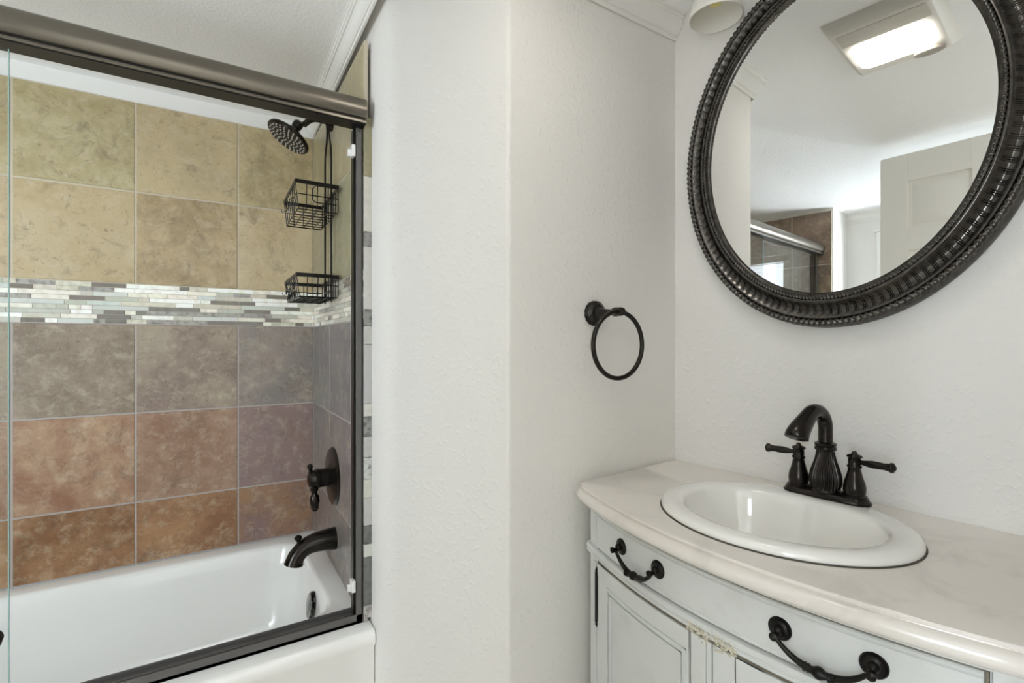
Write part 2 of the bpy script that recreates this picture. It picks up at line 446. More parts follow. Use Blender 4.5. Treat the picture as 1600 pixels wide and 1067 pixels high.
def crown(name, pts, proj=0.045):
    """pts: (x, y, drop below ceiling, outward normal in the mitre)"""
    b = MB(); g = []
    for x, y, drop, (nx, ny) in pts:
        zt = H + ceil_h(x, y) + 0.002
        g.append([(x + nx * proj * a - nx * 0.002 * (a == 0), y + ny * proj * a, zt - drop * (1 - q)) for a, q in CROWN])
    b.surf(g, wv=True, cap0=True, cap1=True)
    return struct(b.build(name, M['trim'], smooth=30))


def mitre(n1, n2):
    k = 1 + n1[0] * n2[0] + n1[1] * n2[1]; return ((n1[0] + n2[0]) / k, (n1[1] + n2[1]) / k)


nP = (-1.0, -0.02); nS = (-1.0, 0.0); nD = (-0.8388, -0.5444); nT = (0.0, -1.0)
crown('trim_2', [(0.3995, YB, 0.056, nP), (0.3790, 1.213, 0.057, mitre(nP, nD)), (0.572, 0.938, 0.070, mitre(nD, nT)), (CX - 0.001, 0.938, 0.071, nT)], 0.042)
crown('trim_3', [(WX, 0.02, 0.07, (1, 0)), (WX, 1.27, 0.07, (1, 0))])

# ------------------------------------------------------------------ open door behind the camera's left, seen in the mirror
hx, hy_ = -0.42, 0.075; tx, ty = -0.483, 0.815
dv = Vector((tx - hx, ty - hy_, 0)); dl = dv.length; dv.normalize(); dn = Vector((dv.y, -dv.x, 0))     # dn faces the vanity


def D(u, o, z): p = Vector((hx, hy_, z)) + dv * u + dn * o; return tuple(p)


b = MB(); DT = H + 0.85; f = lambda u, o, z: D(u, o, z)
b.box(0, dl, -0.034, -0.013, 0.012, DT, f)
cols = [(0.10, dl / 2 - 0.05), (dl / 2 + 0.05, dl - 0.105)]; rws = [(DT - 0.335, DT - 0.125), (DT - 1.06, DT - 0.435), (0.24, DT - 1.19)]
ys = [0.012] + sorted(v for r in rws for v in r) + [DT]
for u0, u1 in ((0, cols[0][0]), (cols[0][1], cols[1][0]), (cols[1][1], dl)): b.box(u0, u1, -0.013, 0, 0.012, DT, f)
for c0, c1 in cols:
    for z0, z1 in ((0.012, 0.24), (rws[2][1], rws[1][0]), (rws[1][1], rws[0][0]), (rws[0][1], DT)): b.box(c0, c1, -0.013, 0, z0, z1, f)
    for z0, z1 in rws:
        q = [(c0 + .012, -.013, z0 + .012), (c1 - .012, -.013, z0 + .012), (c1 - .012, -.013, z1 - .012), (c0 + .012, -.013, z1 - .012),
             (c0 + .04, -.001, z0 + .04), (c1 - .04, -.001, z0 + .04), (c1 - .04, -.001, z1 - .04), (c0 + .04, -.001, z1 - .04)]
        b.add([D(*p) for p in q], [(4, 5, 6, 7), (0, 1, 5, 4), (1, 2, 6, 5), (2, 3, 7, 6), (3, 0, 4, 7)])
door = struct(b.build('door_1', M['doorpaint'], bevel=0.0015, smooth=30))
b = MB(); b.lathe([(0.032, 0), (0.032, 0.006), (0.012, 0.010), (0.012, 0.035), (0.026, 0.045), (0.030, 0.058), (0.022, 0.070), (0, 0.073)], D(dl - 0.065, 0, 0.93), dn, 24)
b.build('door_knob', M['bronze'], door)

# ------------------------------------------------------------------ bathtub
tub = thing('bathtub', 'white alcove bathtub along the tiled wall behind the sliding shower door', 'bathtub', (-0.48, 1.70, 0))


def rr(x0, x1, y0, y1, r, z, n=10):
    out = []
    for cx, cy, a0 in ((x1 - r, y1 - r, 0), (x0 + r, y1 - r, PI / 2), (x0 + r, y0 + r, PI), (x1 - r, y0 + r, 1.5 * PI)):
        out += [(cx + r * math.cos(a0 + PI / 2 * i / n), cy + r * math.sin(a0 + PI / 2 * i / n), z) for i in range(n + 1)]
    return out


b = MB(); rim = H - 0.758
g = [rr(-1.355, 0.4025, 1.318, YB, 0.004, 0.0), rr(-1.355, 0.4025, 1.318, YB, 0.004, rim - 0.05), rr(-1.355, 0.4025, 1.305, YB, 0.004, rim - 0.035), rr(-1.355, 0.4025, 1.304, YB, 0.005, rim - 0.014),
     rr(-1.353, 0.4015, 1.308, YB - .001, 0.006, rim - 0.004), rr(-1.35, 0.3995, 1.318, YB - .002, 0.008, rim),
     rr(-1.26, 0.340, 1.440, YB - 0.055, 0.10, rim), rr(-1.252, 0.334, 1.447, YB - 0.062, 0.10, rim - 0.004), rr(-1.245, 0.328, 1.452, YB - 0.068, 0.10, rim - 0.016),
     rr(-1.20, 0.318, 1.470, YB - 0.078, 0.11, rim - 0.10), rr(-1.12, 0.295, 1.485, YB - 0.095, 0.12, 0.16), rr(-1.08, 0.265, 1.51, YB - 0.12, 0.13, 0.105), rr(-1.02, 0.215, 1.56, YB - 0.17, 0.12, 0.085)]
b.surf(g, wv=True, cap0=False, cap1=True)
b.build('tub_shell', M['enamel'], tub, smooth=50)
b = MB(); b.lathe([(0.042, 0), (0.042, 0.006), (0.037, 0.011), (0.010, 0.013), (0, 0.013)], (0.3165, 1.70, H - 0.845), (-1, 0, 0.15), 28)
o = b.build('overflow_plate', mat('worn_chrome', (150, 148, 144), 0.18, 1.0, var=(45, (24, 22, 20), 0.42, 0.55)), tub); o['label'] = 'worn dark overflow cover'
b = MB(); b.lathe([(0.03, 0), (0.03, 0.004), (0, 0.005)], (0.12, 1.80, 0.0852), (0, 0, 1), 24); b.build('drain', M['bronze'], tub)

# ------------------------------------------------------------------ sliding shower door frame
YD = 1.345
sd = thing('shower_door_frame', 'bronze shower door frame with a fat rounded top rail over the tub', 'shower door', (-0.48, YD, rim))
b = MB(); prof = []
for i in range(28):
    t = 2 * PI * i / 28; cy, cz = math.cos(t), math.sin(t)
    prof.append((YD + 0.004 + 0.034 * math.copysign(abs(cy) ** 0.75, cy), H + 0.6185 + 0.0305 * math.copysign(abs(cz) ** 0.75, cz)))
b.surf([[(x, y, z) for y, z in prof] for x in (-1.358, 0.3815)], wv=True, cap0=True, cap1=True)
b.build('top_rail', M['header'], sd, smooth=50)
b = MB(); b.box(-1.358, 0.3815, YD - 0.019, YD + 0.030, H + 0.5775, H + 0.592)
b.build('roller_track', M['header_dark'], sd, bevel=0.001)
b = MB(); b.box(-1.358, 0.3815, YD - 0.0235, YD - 0.0185, H + 0.5795, H + 0.5865); b.build('rail_lip', M['header'], sd, bevel=0.001)
b = MB(); b.box(-1.358, 0.3815, YD + 0.012, YD + 0.072, rim, rim + 0.010); b.box(-1.358, 0.3815, YD + 0.012, YD + 0.017, rim, rim + 0.026); b.box(-1.358, 0.3815, YD + 0.068, YD + 0.072, rim, rim + 0.020); b.box(-1.358, 0.3815, YD + 0.038, YD + 0.042, rim, rim + 0.018)
b.build('bottom_track', M['jamb'], sd, bevel=0.0015)
for sgn, x in ((1, 0.3815), (-1, -1.358)):
    b = MB()
    b.box(min(x, x - sgn * 0.0175), max(x, x - sgn * 0.0175), YD + 0.012, YD + 0.018, rim, H + 0.578)
    b.box(min(x, x - sgn * 0.004), max(x, x - sgn * 0.004), YD + 0.012, YD + 0.062, rim, H + 0.578)
    b.box(min(x - sgn * 0.001, x - sgn * 0.0215), max(x - sgn * 0.001, x - sgn * 0.0215), YD + 0.026, YD + 0.050, rim, H + 0.578, mi=1)
    b.build('side_jamb', [M['jamb'], M['header_dark']], sd, bevel=0.0012)
for h in (0.515, -0.655):
    b = MB(); b.box(0.352, 0.3625, YD + 0.010, YD + 0.034, H + h - 0.016, H + h + 0.016); b.box(0.344, 0.354, YD + 0.018, YD + 0.030, H + h - 0.015, H + h + 0.004)
    o = b.build('bumper', M['clear'], sd, bevel=0.002); o['label'] = 'clear white door bumper'

for nm, x1, y, lab in (('glass_door', -0.308, YD + 0.000, 'clear glass shower door slid left, nearer panel with a knob'), ('glass_door', -0.55, YD + 0.026, 'clear glass shower door slid left, rear panel toward the tub')):
    t = thing(nm, lab, 'glass door', (-0.85, y, rim + 0.012), 'sliding glass panels')
    b = MB(); b.box(-1.33, x1, y - 0.003, y + 0.003, rim + 0.028, H + 0.570); b.build('glass_panel', M['glass'], t, smooth=0)
    b = MB(); b.box(x1, x1 + 0.0012, y - 0.003, y + 0.003, rim + 0.028, H + 0.570); b.build('glass_edge', M['glass_edge'], t, smooth=0)
    if x1 > -0.4:
        b = MB(); b.lathe([(0.012, 0), (0.014, 0.006), (0.010, 0.010), (0.011, 0.018), (0.016, 0.024), (0.013, 0.031), (0, 0.032)], (x1 - 0.018, y - 0.003, H - 0.565), (0, -1, 0), 24)
        b.build('knob', M['bronze'], t)

# ------------------------------------------------------------------ shower head, caddy, valve, spout
TA = 0.362                                           # position along the plumbing wall
t = thing('showerhead', 'dark bronze shower head with pale nozzles on a bent arm', 'shower head', Pw(TA, 0, 0.745))
b = MB(); pth = [Pw(TA, 0.0, 0.745), Pw(TA, 0.045, 0.746)] + [Pw(TA, 0.045 + 0.045 * math.sin(a), 0.746 - 0.045 * (1 - math.cos(a))) for a in [PI / 4 * i / 6 for i in range(1, 7)]] + [Pw(TA, 0.092, 0.717)]
b.tube(pth, 0.0095, 14); b.lathe([(0.028, 0), (0.028, 0.004), (0.020, 0.010), (0.010, 0.013)], Pw(TA, 0, 0.745), (-1, -0.022, 0), 28)
b.build('shower_arm', M['bronze'], t)
hc = Vector(Pw(TA, 0.1375, 0.667)); ax = Vector((-0.52, -0.05, -0.85)).normalized()
b = MB(); b.lathe([(0.011, -0.064), (0.016, -0.060), (0.016, -0.046), (0.013, -0.040), (0.019, -0.034), (0.024, -0.026), (0.030, -0.020), (0.058, -0.010), (0.069, -0.003), (0.070, 0.003), (0.066, 0.007), (0.0, 0.008)], hc, ax, 48)
b.build('spray_head', M['bronze'], t)
b = MB(); u = ax.orthogonal().normalized(); w = ax.cross(u)
for k, (r, n) in enumerate(((0.012, 6), (0.024, 11), (0.036, 16), (0.048, 20), (0.058, 24))):
    for j in range(n):
        a = 2 * PI * (j + 0.5 * (k % 2)) / n; b.lathe([(0.0028, 0.007), (0.0022, 0.0100), (0, 0.0105)], hc + (u * math.cos(a) + w * math.sin(a)) * r, ax, 6)
o = b.build('nozzles', M['nozzle'], t); o['label'] = 'pale rubber nozzles'
b = MB(); b.lathe([(0.0122, -0.0665), (0.0122, -0.064)], hc, ax, 24); b.build('neck_ring', M['chrome'], t)

t = thing('shower_caddy', 'black wire two-tier shower caddy hanging from the shower arm', 'shower caddy', Pw(TA, 0.02, 0.13))
b = MB(); o_ = 0.014
for s in (-1, 1):
    b.tube([Pw(TA + s * 0.052, o_, 0.135), Pw(TA + s * 0.052, o_, 0.60), Pw(TA + s * 0.050, o_, 0.64), Pw(TA + s * 0.022, o_, 0.685), Pw(TA + s * 0.014, o_, 0.72), Pw(TA + s * 0.012, o_ + 0.004, 0.755), Pw(TA + s * 0.010, o_ + 0.022, 0.762), Pw(TA + s * 0.008, o_ + 0.034, 0.752)], 0.0032, 8)
b.tube([Pw(TA - 0.052, o_, 0.14)] + [Pw(TA - 0.052 * math.cos(a), o_, 0.14 - 0.03 * math.sin(a)) for a in [PI * i / 8 for i in range(9)]] + [Pw(TA + 0.052, o_, 0.14)], 0.0032, 8)
b.tube([Pw(TA - 0.052, o_, 0.17), Pw(TA + 0.052, o_, 0.17)], 0.003, 8)
b.build('hanger', M['black'], t)


def basket(t, y0, y1, x1, ht, hb, name, curved):
    """y0,y1: along wall (t), x1: depth from the wall, ht rim height, hb bottom height"""
    b = MB(); x0 = 0.010
    P = lambda tt, o, h: Pw(tt, o, h)
    for a, c in (((y0, x0), (y0, x1)), ((y0, x1), (y1, x1)), ((y1, x1), (y1, x0)), ((y1, x0), (y0, x0))):
        b.bar(P(*a, ht), P(*c, ht), 0.003, 0.012)
    i = 0.008; q = [(y0 + i, x0 + 0.004), (y0 + i, x1 - i), (y1 - i, x1 - i), (y1 - i, x0 + 0.004)]
    b.tube([P(*p, hb) for p in q], 0.0022, 6, closed=True)
    n = 8
    for k in range(n):
        tt = y0 + i + (y1 - y0 - 2 * i) * k / (n - 1)
        b.tube([P(tt, x1, ht), P(tt, x1 - i, hb + .006), P(tt, x1 - i - .006, hb), P(tt, x0 + .004, hb), P(tt, x0, hb + .006), P(tt, x0, ht)], 0.0016, 6)
    for k in range(1, 4):
        xx = x0 + (x1 - x0) * k / 4
        b.tube([P(y0, xx, ht), P(y0 + i, xx, hb), P(y1 - i, xx, hb), P(y1, xx, ht)], 0.0016, 6)
    mid = (ht + hb) / 2 + 0.004
    b.tube([P(y0 + .003, x0, mid), P(y0 + .003, x1 - .003, mid), P(y1 - .003, x1 - .003, mid), P(y1 - .003, x0, mid)], 0.0018, 6)
    if curved:
        for tt in (y0 + 0.07, (y0 + y1) / 2, y1 - 0.07):
            b.tube([P(tt + 0.020 * math.cos(a), x1 - 0.004, hb + 0.024 * math.sin(a)) for a in [PI * k / 10 for k in range(11)]], 0.0015, 6)
        # soap rest loop on the end
        b.tube([P(y0 - 0.002, 0.03 + 0.03 * k / 8, ht - 0.03 + 0.0 * k) for k in range(9)], 0.0015, 6)
    else:
        b.tube([P(y1 - 0.02, 0.012, ht), P(y1 - 0.02, 0.075, ht), P(y1 - 0.02, 0.085, ht - 0.012), P(y1 - 0.02, 0.085, ht - 0.045), P(y1 - 0.02, 0.075, ht - 0.052), P(y1 - 0.02, 0.012, ht - 0.052)], 0.0018, 6)
    # side hooks
    for tt in (y0 + 0.05, y1 - 0.05):
        b.tube([P(tt, x1 + .001, ht), P(tt, x1 + .002, ht - .04), P(tt, x1 + .010, ht - .048), P(tt, x1 + .014, ht - .036)], 0.0016, 6)
    return b.build(name, M['black'], t)


basket(t, TA - 0.135, TA + 0.145, 0.136, 0.486, 0.405, 'upper_basket', False)
basket(t, TA - 0.135, TA + 0.145, 0.133, 0.205, 0.140, 'lower_basket', True)

t = thing('tub_valve', 'round dark bronze tub valve with a drop lever above the spout', 'shower valve', Pw(0.389, 0, -0.448))
c0 = Pw(0.389, 0, -0.448); nx = (-1, -0.0223, 0)
b = MB(); b.lathe([(0.0965, 0), (0.0965, 0.003), (0.092, 0.008), (0.075, 0.011), (0.045, 0.014), (0.032, 0.020)], c0, nx, 64); b.build('escutcheon', M['bronze'], t)
b = MB(); b.lathe([(0.030, 0.016), (0.030, 0.048), (0.032, 0.050), (0.032, 0.056), (0.029, 0.058), (0.029, 0.070), (0.024, 0.080), (0.012, 0.084), (0, 0.085)], c0, nx, 36); b.build('hub', M['bronze'], t)
lv = Vector(Pw(0.389, 0.064, -0.448)); b = MB()
b.lathe([(0.012, 0.02), (0.013, 0.036), (0.009, 0.042), (0.009, 0.050), (0.014, 0.056), (0.016, 0.075), (0.012, 0.090), (0.013, 0.096), (0.008, 0.104), (0, 0.106)], lv, (0.03, 0, -1), 20)
b.build('lever', M['bronze'], t)
lv = Vector(Pw(0.389, 0.072, -0.448)); b = MB(); b.lathe([(0.006, 0.02), (0.006, 0.034), (0.009, 0.038), (0.009, 0.046), (0.005, 0.050), (0, 0.051)], lv, (-0.1, 0, 1), 16); b.build('indicator_knob', M['bronze'], t)

t = thing('tub_spout', 'dark bronze tub spout with a diverter knob below the valve', 'tub spout', Pw(0.41, 0, -0.65))
b = MB(); sp = []
for o, h, r in ((0.0, -0.648, 0.036), (0.006, -0.648, 0.036), (0.03, -0.647, 0.0335), (0.06, -0.648, 0.031), (0.085, -0.653, 0.0285), (0.105, -0.664, 0.0265), (0.120, -0.680, 0.0265), (0.127, -0.697, 0.028), (0.1285, -0.704, 0.0295), (0.129, -0.706, 0.027)): sp.append((Pw(0.41, o, h), r))
b.tube([p for p, _ in sp], [r for _, r in sp], 28); b.build('spout_body', M['bronze'], t)
b = MB(); b.lathe([(0.007, 0), (0.006, 0.012), (0.011, 0.018), (0.012, 0.024), (0.006, 0.030), (0, 0.031)], Pw(0.41, 0.112, -0.645), (-0.15, 0, 1), 20); b.build('diverter_knob', M['bronze'], t)

# ------------------------------------------------------------------ towel ring
TX, TY = 0.8365, 0.940
t = thing('towel_ring', 'dark bronze towel ring mounted on the wall beside the vanity', 'towel ring', (TX, TY, H + 0.072))
b = MB(); b.lathe([(0.032, 0), (0.032, 0.005), (0.029, 0.008), (0.030, 0.011), (0.024, 0.016), (0.022, 0.018), (0.017, 0.020)], (TX, TY, H + 0.072), (0, -1, 0), 40, flute=(24, 0.05, 0.0, 0.006)); b.build('wall_rosette', M['bronze'], t)
b = MB(); b.lathe([(0.016, 0.018), (0.013, 0.026), (0.009, 0.045), (0.0075, 0.060), (0.009, 0.068), (0.011, 0.072), (0.0115, 0.080), (0.010, 0.088), (0.011, 0.092), (0.009, 0.100), (0, 0.102)], (TX, TY, H + 0.072), (0, -1, 0), 24); b.build('post', M['bronze'], t)
b = MB(); yr = TY - 0.0855
b.tube([(TX + 0.078 * math.sin(2 * PI * i / 72), yr, H - 0.006 + 0.078 * math.cos(2 * PI * i / 72)) for i in range(72)], 0.0056, 14, closed=True); b.build('ring', M['bronze'], t)

# ------------------------------------------------------------------ oval mirror
MS, MH, MA, MBB = 0.396, 0.440, 0.338, 0.408
t = thing('wall_mirror', 'oval mirror with a dark ribbed and roped frame above the sink', 'mirror', V(MS, 0.0, MH - MBB))


def E(th, r, d): return V(MS + (MA - r) * math.sin(th), d, MH + (MBB - r * 1.06) * math.cos(th))


NG = 124
b = MB(); prof = [(0.004, 0.0), (0.0, 0.004), (0.0, 0.014), (0.002, 0.018), (0.004, 0.026), (0.008, 0.030), (0.013, 0.032), (0.0165, 0.0335), (0.018, 0.0365), (0.0205, 0.0365)]
cove = [(0.022 + 0.026 * i / 9, 0.0355 - 0.0075 * math.sin(PI * i / 9) + 0.006 * i / 9) for i in range(10)]
post = [(0.0495, 0.0435), (0.052, 0.0445), (0.0545, 0.0435), (0.0555, 0.041), (0.062, 0.039), (0.0635, 0.036), (0.066, 0.034), (0.070, 0.032), (0.0715, 0.028), (0.0715, 0.020)]
g = []; NT = NG * 16
for i in range(NT):
    th = 2 * PI * i / NT; k = (i % 16)
    amp = 0.0011 if k in (1, 4, 7) else (-0.0003 if k in (2, 3, 5, 6) else 0.0)
    row = [E(th, r, d) for r, d in prof]
    row += [E(th, r, d + amp * min(1, 4 * math.sin(PI * max(0.02, min(0.98, j / 9))))) for j, (r, d) in enumerate(cove)]
    row += [E(th, r, d) for r, d in post]
    g.append(row)
b.surf(g, wu=True); b.build('frame', M['pewter'], t, smooth=45)
b = MB(); g = []; NR = 190; NT = NR * 8
for i in range(NT):
    th = 2 * PI * i / NT; row = []
    for j in range(10):
        a = 2 * PI * j / 10; rad = 0.0066 * (1 + 0.24 * math.cos(NR * th + 2.0 * a))
        row.append(E(th, 0.0105 + rad * math.cos(a), 0.0325 + rad * math.sin(a)))
    g.append(row)
b.surf(g, wu=True, wv=True); b.build('rope_trim', M['pewter'], t, smooth=60)
b = MB(); g = []; NR = 250; NT = NR * 6
for i in range(NT):
    th = 2 * PI * i / NT; row = []
    for j in range(8):
        a = 2 * PI * j / 8; rad = 0.0042 * (1 + 0.32 * math.cos(NR * th + 1.2 * a))
        row.append(E(th, 0.0590 + rad * math.cos(a), 0.0405 + rad * math.sin(a)))
    g.append(row)
b.surf(g, wu=True, wv=True); b.build('beaded_trim', M['pewter'], t, smooth=60)
b = MB(); ring = [E(2 * PI * i / 180, 0.066, 0.030) for i in range(180)]; back = [E(2 * PI * i / 180, 0.066, 0.022) for i in range(180)]
b.add(ring + back, [tuple(range(180)), tuple(range(180, 360))[::-1]] + [(i, (i + 1) % 180, 180 + (i + 1) % 180, 180 + i) for i in range(180)])
b.build('mirror_glass', M['mirror'], t, smooth=30)

# ------------------------------------------------------------------ vanity: cabinet, countertop, basin, faucet
SW = 0.785; CT = -0.329                               # counter width and top (rel)


def fd(s): return 0.482 - 0.501 * (s - 0.45) ** 2     # bowed front of the counter


# outline of the countertop (s, d), counter-clockwise from the back left
SINK = (0.398, 0.250); SA, SB = 0.2165, 0.184


def outline(off):
    """counter outline grown by off on its free sides"""
    p = []
    r = 0.030
    p.append((0.001, 0.001))
    n = 40; f = [(s, fd(s)) for s in [r * 0.55 + (SW - 1.1 * r) * i / n for i in range(n + 1)]]
    left = [(0.004, 0.30), (0.004, fd(0) - 0.030), (0.0055, fd(0) - 0.014), (0.010, fd(0) - 0.002)]
    right = [(SW - 0.006, fd(SW) - 0.002), (SW - 0.0015, fd(SW) - 0.014), (SW, fd(SW) - 0.03), (SW, 0.30)]
    pts = left + f[1:-1] + right + [(SW, 0.001)]
    out = [(0.001, 0.001)]
    k = len(pts)
    for i, (s, d) in enumerate(pts):
        a = pts[max(i - 1, 0)]; c = pts[min(i + 1, k - 1)]
        tx_, ty_ = c[0] - a[0], c[1] - a[1]; L_ = math.hypot(tx_, ty_) or 1
        nx_, ny_ = -ty_ / L_, tx_ / L_
        if i == k - 1: nx_, ny_ = 1, 0
        out.append((s + nx_ * off if nx_ > -0.9 else s + nx_ * off * 0.6, max(0.001, d + ny_ * off)))
    return out


def dense(o, n=8):
    res = []
    for i in range(len(o)):
        a, c = o[i], o[(i + 1) % len(o)]; L_ = math.hypot(c[0] - a[0], c[1] - a[1]); q = max(1, int(L_ / 0.05))
        res += [(a[0] + (c[0] - a[0]) * j / q, a[1] + (c[1] - a[1]) * j / q) for j in range(q)]
    return res


base_o = outline(0.0)
# same density for every level of the edge profile
cnt = []
for i in range(len(base_o)):
    a, c = base_o[i], base_o[(i + 1) % len(base_o)]; cnt.append(max(1, int(math.hypot(c[0] - a[0], c[1] - a[1]) / 0.04)))


def level(off):
    o = outline(off); res = []
    for i in range(len(o)):
        a, c = o[i], o[(i + 1) % len(o)]
        res += [(a[0] + (c[0] - a[0]) * j / cnt[i], a[1] + (c[1] - a[1]) * j / cnt[i]) for j in range(cnt[i])]
    return res


def hole(pts, k):
    out = []
    for s, d in pts:
        a = math.atan2((d - SINK[1]) / SB, (s - SINK[0]) / SA); out.append((SINK[0] + SA * k * math.cos(a), SINK[1] + SB * k * math.sin(a)))
    return out


b = MB(); l0 = level(-0.004)
EDGEP = [(-0.004, 0.0), (-0.0008, -0.0008), (0.0008, -0.0030), (0.0004, -0.0055), (-0.0016, -0.0068), (-0.0012, -0.0080), (0.0045, -0.0090), (0.009, -0.013), (0.0115, -0.019), (0.011, -0.025), (0.007, -0.031), (0.0, -0.035), (-0.006, -0.0375), (-0.008, -0.040), (-0.06, -0.040)]
g = [[V(s, d, CT - 0.04) for s, d in hole(l0, 0.92)], [V(s, d, CT) for s, d in hole(l0, 0.92)]] + [[V(s, d, CT + z) for s, d in level(o)] for o, z in EDGEP]
b.surf(g, wv=True)
ct = b.build('countertop', M['marble'], None, smooth=35, base=V(0.4, 0.25, CT - 0.04))
tag(ct, 'pale marble vanity top with a bowed moulded edge around the sink', 'countertop')

t = thing('sink_basin', 'oval white drop-in sink set into the vanity top', 'sink', V(SINK[0], SINK[1], CT))
b = MB(); NS = 96
bowl = [(1.0, -0.001, 0), (1.006, 0.004, 0), (1.0, 0.010, 0), (0.975, 0.0145, 0), (0.92, 0.0168, 0), (0.855, 0.0165, 0.001), (0.805, 0.0145, 0.003), (0.780, 0.008, 0.004), (0.762, -0.008, 0.005), (0.73, -0.038, 0.006), (0.67, -0.072, 0.007), (0.55, -0.102, 0.006), (0.37, -0.120, 0.004), (0.16, -0.128, 0.0), (0.10, -0.130, 0.0)]
g = [[V(SINK[0] + SA * k * math.cos(2 * PI * i / NS), SINK[1] + c + (SB * k - (0.022 if 0.3 < k < 0.91 and math.sin(2 * PI * i / NS) < 0 else 0) * -math.sin(2 * PI * i / NS) * (1 if k < 0.87 else 0.5)) * math.sin(2 * PI * i / NS), CT + z) for i in range(NS)] for k, z, c in bowl]
b.surf(g, wv=True, cap1=True); b.build('basin', M['porcelain'], t, smooth=60)
b = MB(); b.lathe([(0.021, 0), (0.021, 0.003), (0.014, 0.004), (0, 0.005)], V(SINK[0], SINK[1], CT - 0.130), (0, 0, 1), 28); b.build('drain', M['bronze'], t)
b = MB(); NS2 = 120; seal = [(SINK[0] + (SA + 0.0016) * math.cos(2 * PI * i / NS2), SINK[1] + (SB + 0.0016) * math.sin(2 * PI * i / NS2)) for i in range(NS2)]
b.tube([V(s, d, CT + 0.0006) for s, d in seal], 0.0018, 6, closed=True); o = b.build('sealant_line', mat('dark_sealant', (70, 64, 56), 0.7), t); o['label'] = 'dark sealant line under the rim'

FS, FD_, FZ = 0.418, 0.088, CT + 0.0162
fx = lambda s, d, h: V(FS + s, FD_ + d, FZ + h)
t = thing('sink_faucet', 'dark bronze two-handle faucet with a fluted urn base behind the sink', 'faucet', fx(0, 0, 0))
b = MB(); g = []
for k, z in ((0.0, 0.0), (0.0, 0.004), (0.004, 0.008), (0.005, 0.012), (0.010, 0.015)):
    row = []
    for i in range(48):
        a = 2 * PI * i / 48; L_ = 0.053
        row.append(fx(math.copysign(L_, math.cos(a)) * (abs(math.cos(a)) > 1e-6) + (0.027 - k) * math.cos(a), (0.026 - k) * math.sin(a), z))
    g.append(row)
b.surf(g, wv=True, cap0=True, cap1=True); b.build('base_plate', M['bronze'], t, smooth=40)
b = MB(); b.lathe([(0.0265, 0.012), (0.0275, 0.016), (0.0255, 0.018), (0.0275, 0.022), (0.0295, 0.030), (0.0297, 0.038), (0.028, 0.048), (0.0245, 0.060), (0.0198, 0.074), (0.0172, 0.086), (0.0162, 0.094), (0.0195, 0.096), (0.0195, 0.101), (0.0175, 0.103), (0.0195, 0.105), (0.0195, 0.109), (0.013, 0.112)], fx(0, 0, 0), (0, 0, 1), 208, flute=(26, 0.11, 0.0215, 0.087)); b.build('urn', M['bronze'], t, smooth=60)
pth = []; rad = []; sw = math.radians(-6)
def sx(q, z): return fx(math.sin(sw) * q, math.cos(sw) * q, z)
for i in range(6): pth.append(sx(0, 0.108 + 0.030 * i / 5)); rad.append(0.0130)
for i in range(1, 15):
    a = PI * 0.70 * i / 14; pth.append(sx(0.038 * (1 - math.cos(a)), 0.138 + 0.038 * math.sin(a))); rad.append(0.0130 + 0.0020 * i / 14)
for q, z, r in ((0.0690, 0.1622, 0.0160), (0.0780, 0.1555, 0.0172), (0.0870, 0.1485, 0.0186), (0.0950, 0.1415, 0.0200), (0.1010, 0.1345, 0.0210), (0.1035, 0.1290, 0.0212), (0.1040, 0.1278, 0.0190)): pth.append(sx(q, z)); rad.append(r)
b = MB(); b.tube(pth, rad, 28); b.build('spout', M['bronze'], t, smooth=60)
for sg in (-1, 1):
    c = fx(sg * 0.0515, 0, 0)
    b = MB(); b.lathe([(0.0205, 0.012), (0.0212, 0.016), (0.0182, 0.018), (0.0192, 0.024), (0.0193, 0.031), (0.0178, 0.040), (0.0145, 0.050), (0.012, 0.060), (0.0105, 0.068), (0.0125, 0.070), (0.0125, 0.073), (0.0105, 0.075), (0.0105, 0.088), (0.0135, 0.090), (0.0125, 0.093), (0.005, 0.096), (0.004, 0.100), (0, 0.102)], c, (0, 0, 1), 36)
    hd = b.build('handle', M['bronze'], t, smooth=60)
    ls = Vector(fx(sg * 0.0515, 0, 0.081)); dirv = (Vector(fx(sg * 1.0, 0.06, 0)) - Vector(fx(0, 0, 0))).normalized()
    b = MB(); b.lathe([(0.0045, 0.007), (0.0045, 0.014), (0.0058, 0.020), (0.0074, 0.030), (0.0072, 0.040), (0.0064, 0.050), (0.0072, 0.054), (0.0068, 0.056), (0.0096, 0.060), (0.0096, 0.064), (0.0035, 0.068), (0, 0.069)], ls, dirv, 16); b.build('lever', M['bronze'], hd, smooth=60)
b = MB(); b.tube([fx(0, -0.030, 0.010), fx(0, -0.030, 0.062)], 0.0025, 8); b.lathe([(0.003, 0.060), (0.006, 0.064), (0.006, 0.070), (0, 0.073)], fx(0, -0.030, 0), (0, 0, 1), 12); b.build('lift_rod', M['bronze'], t)

# cabinet
vc = thing('vanity_cabinet', 'white painted bow-front vanity cabinet under the marble top', 'vanity cabinet', V(0.4, 0.2, -H))
def cf(s, k=0.0): return fd(s) - 0.034 + k            # cabinet front face
TOPZ = CT - 0.040
RZ = -0.479                                          # middle rail


def band(b, s0, s1, prof, n=40, f=cf, mi=0):
    """sweep a closed profile of (out, h) along the bowed front between s0 and s1"""
    g = [[V(s0 + (s1 - s0) * i / n, f(s0 + (s1 - s0) * i / n) + o, h) for o, h in prof] for i in range(n + 1)]
    b.surf(g, wv=True, cap0=True, cap1=True, mi=mi)


def rect(o0, o1, h0, h1): return [(o0, h0), (o1, h0), (o1, h1), (o0, h1)]


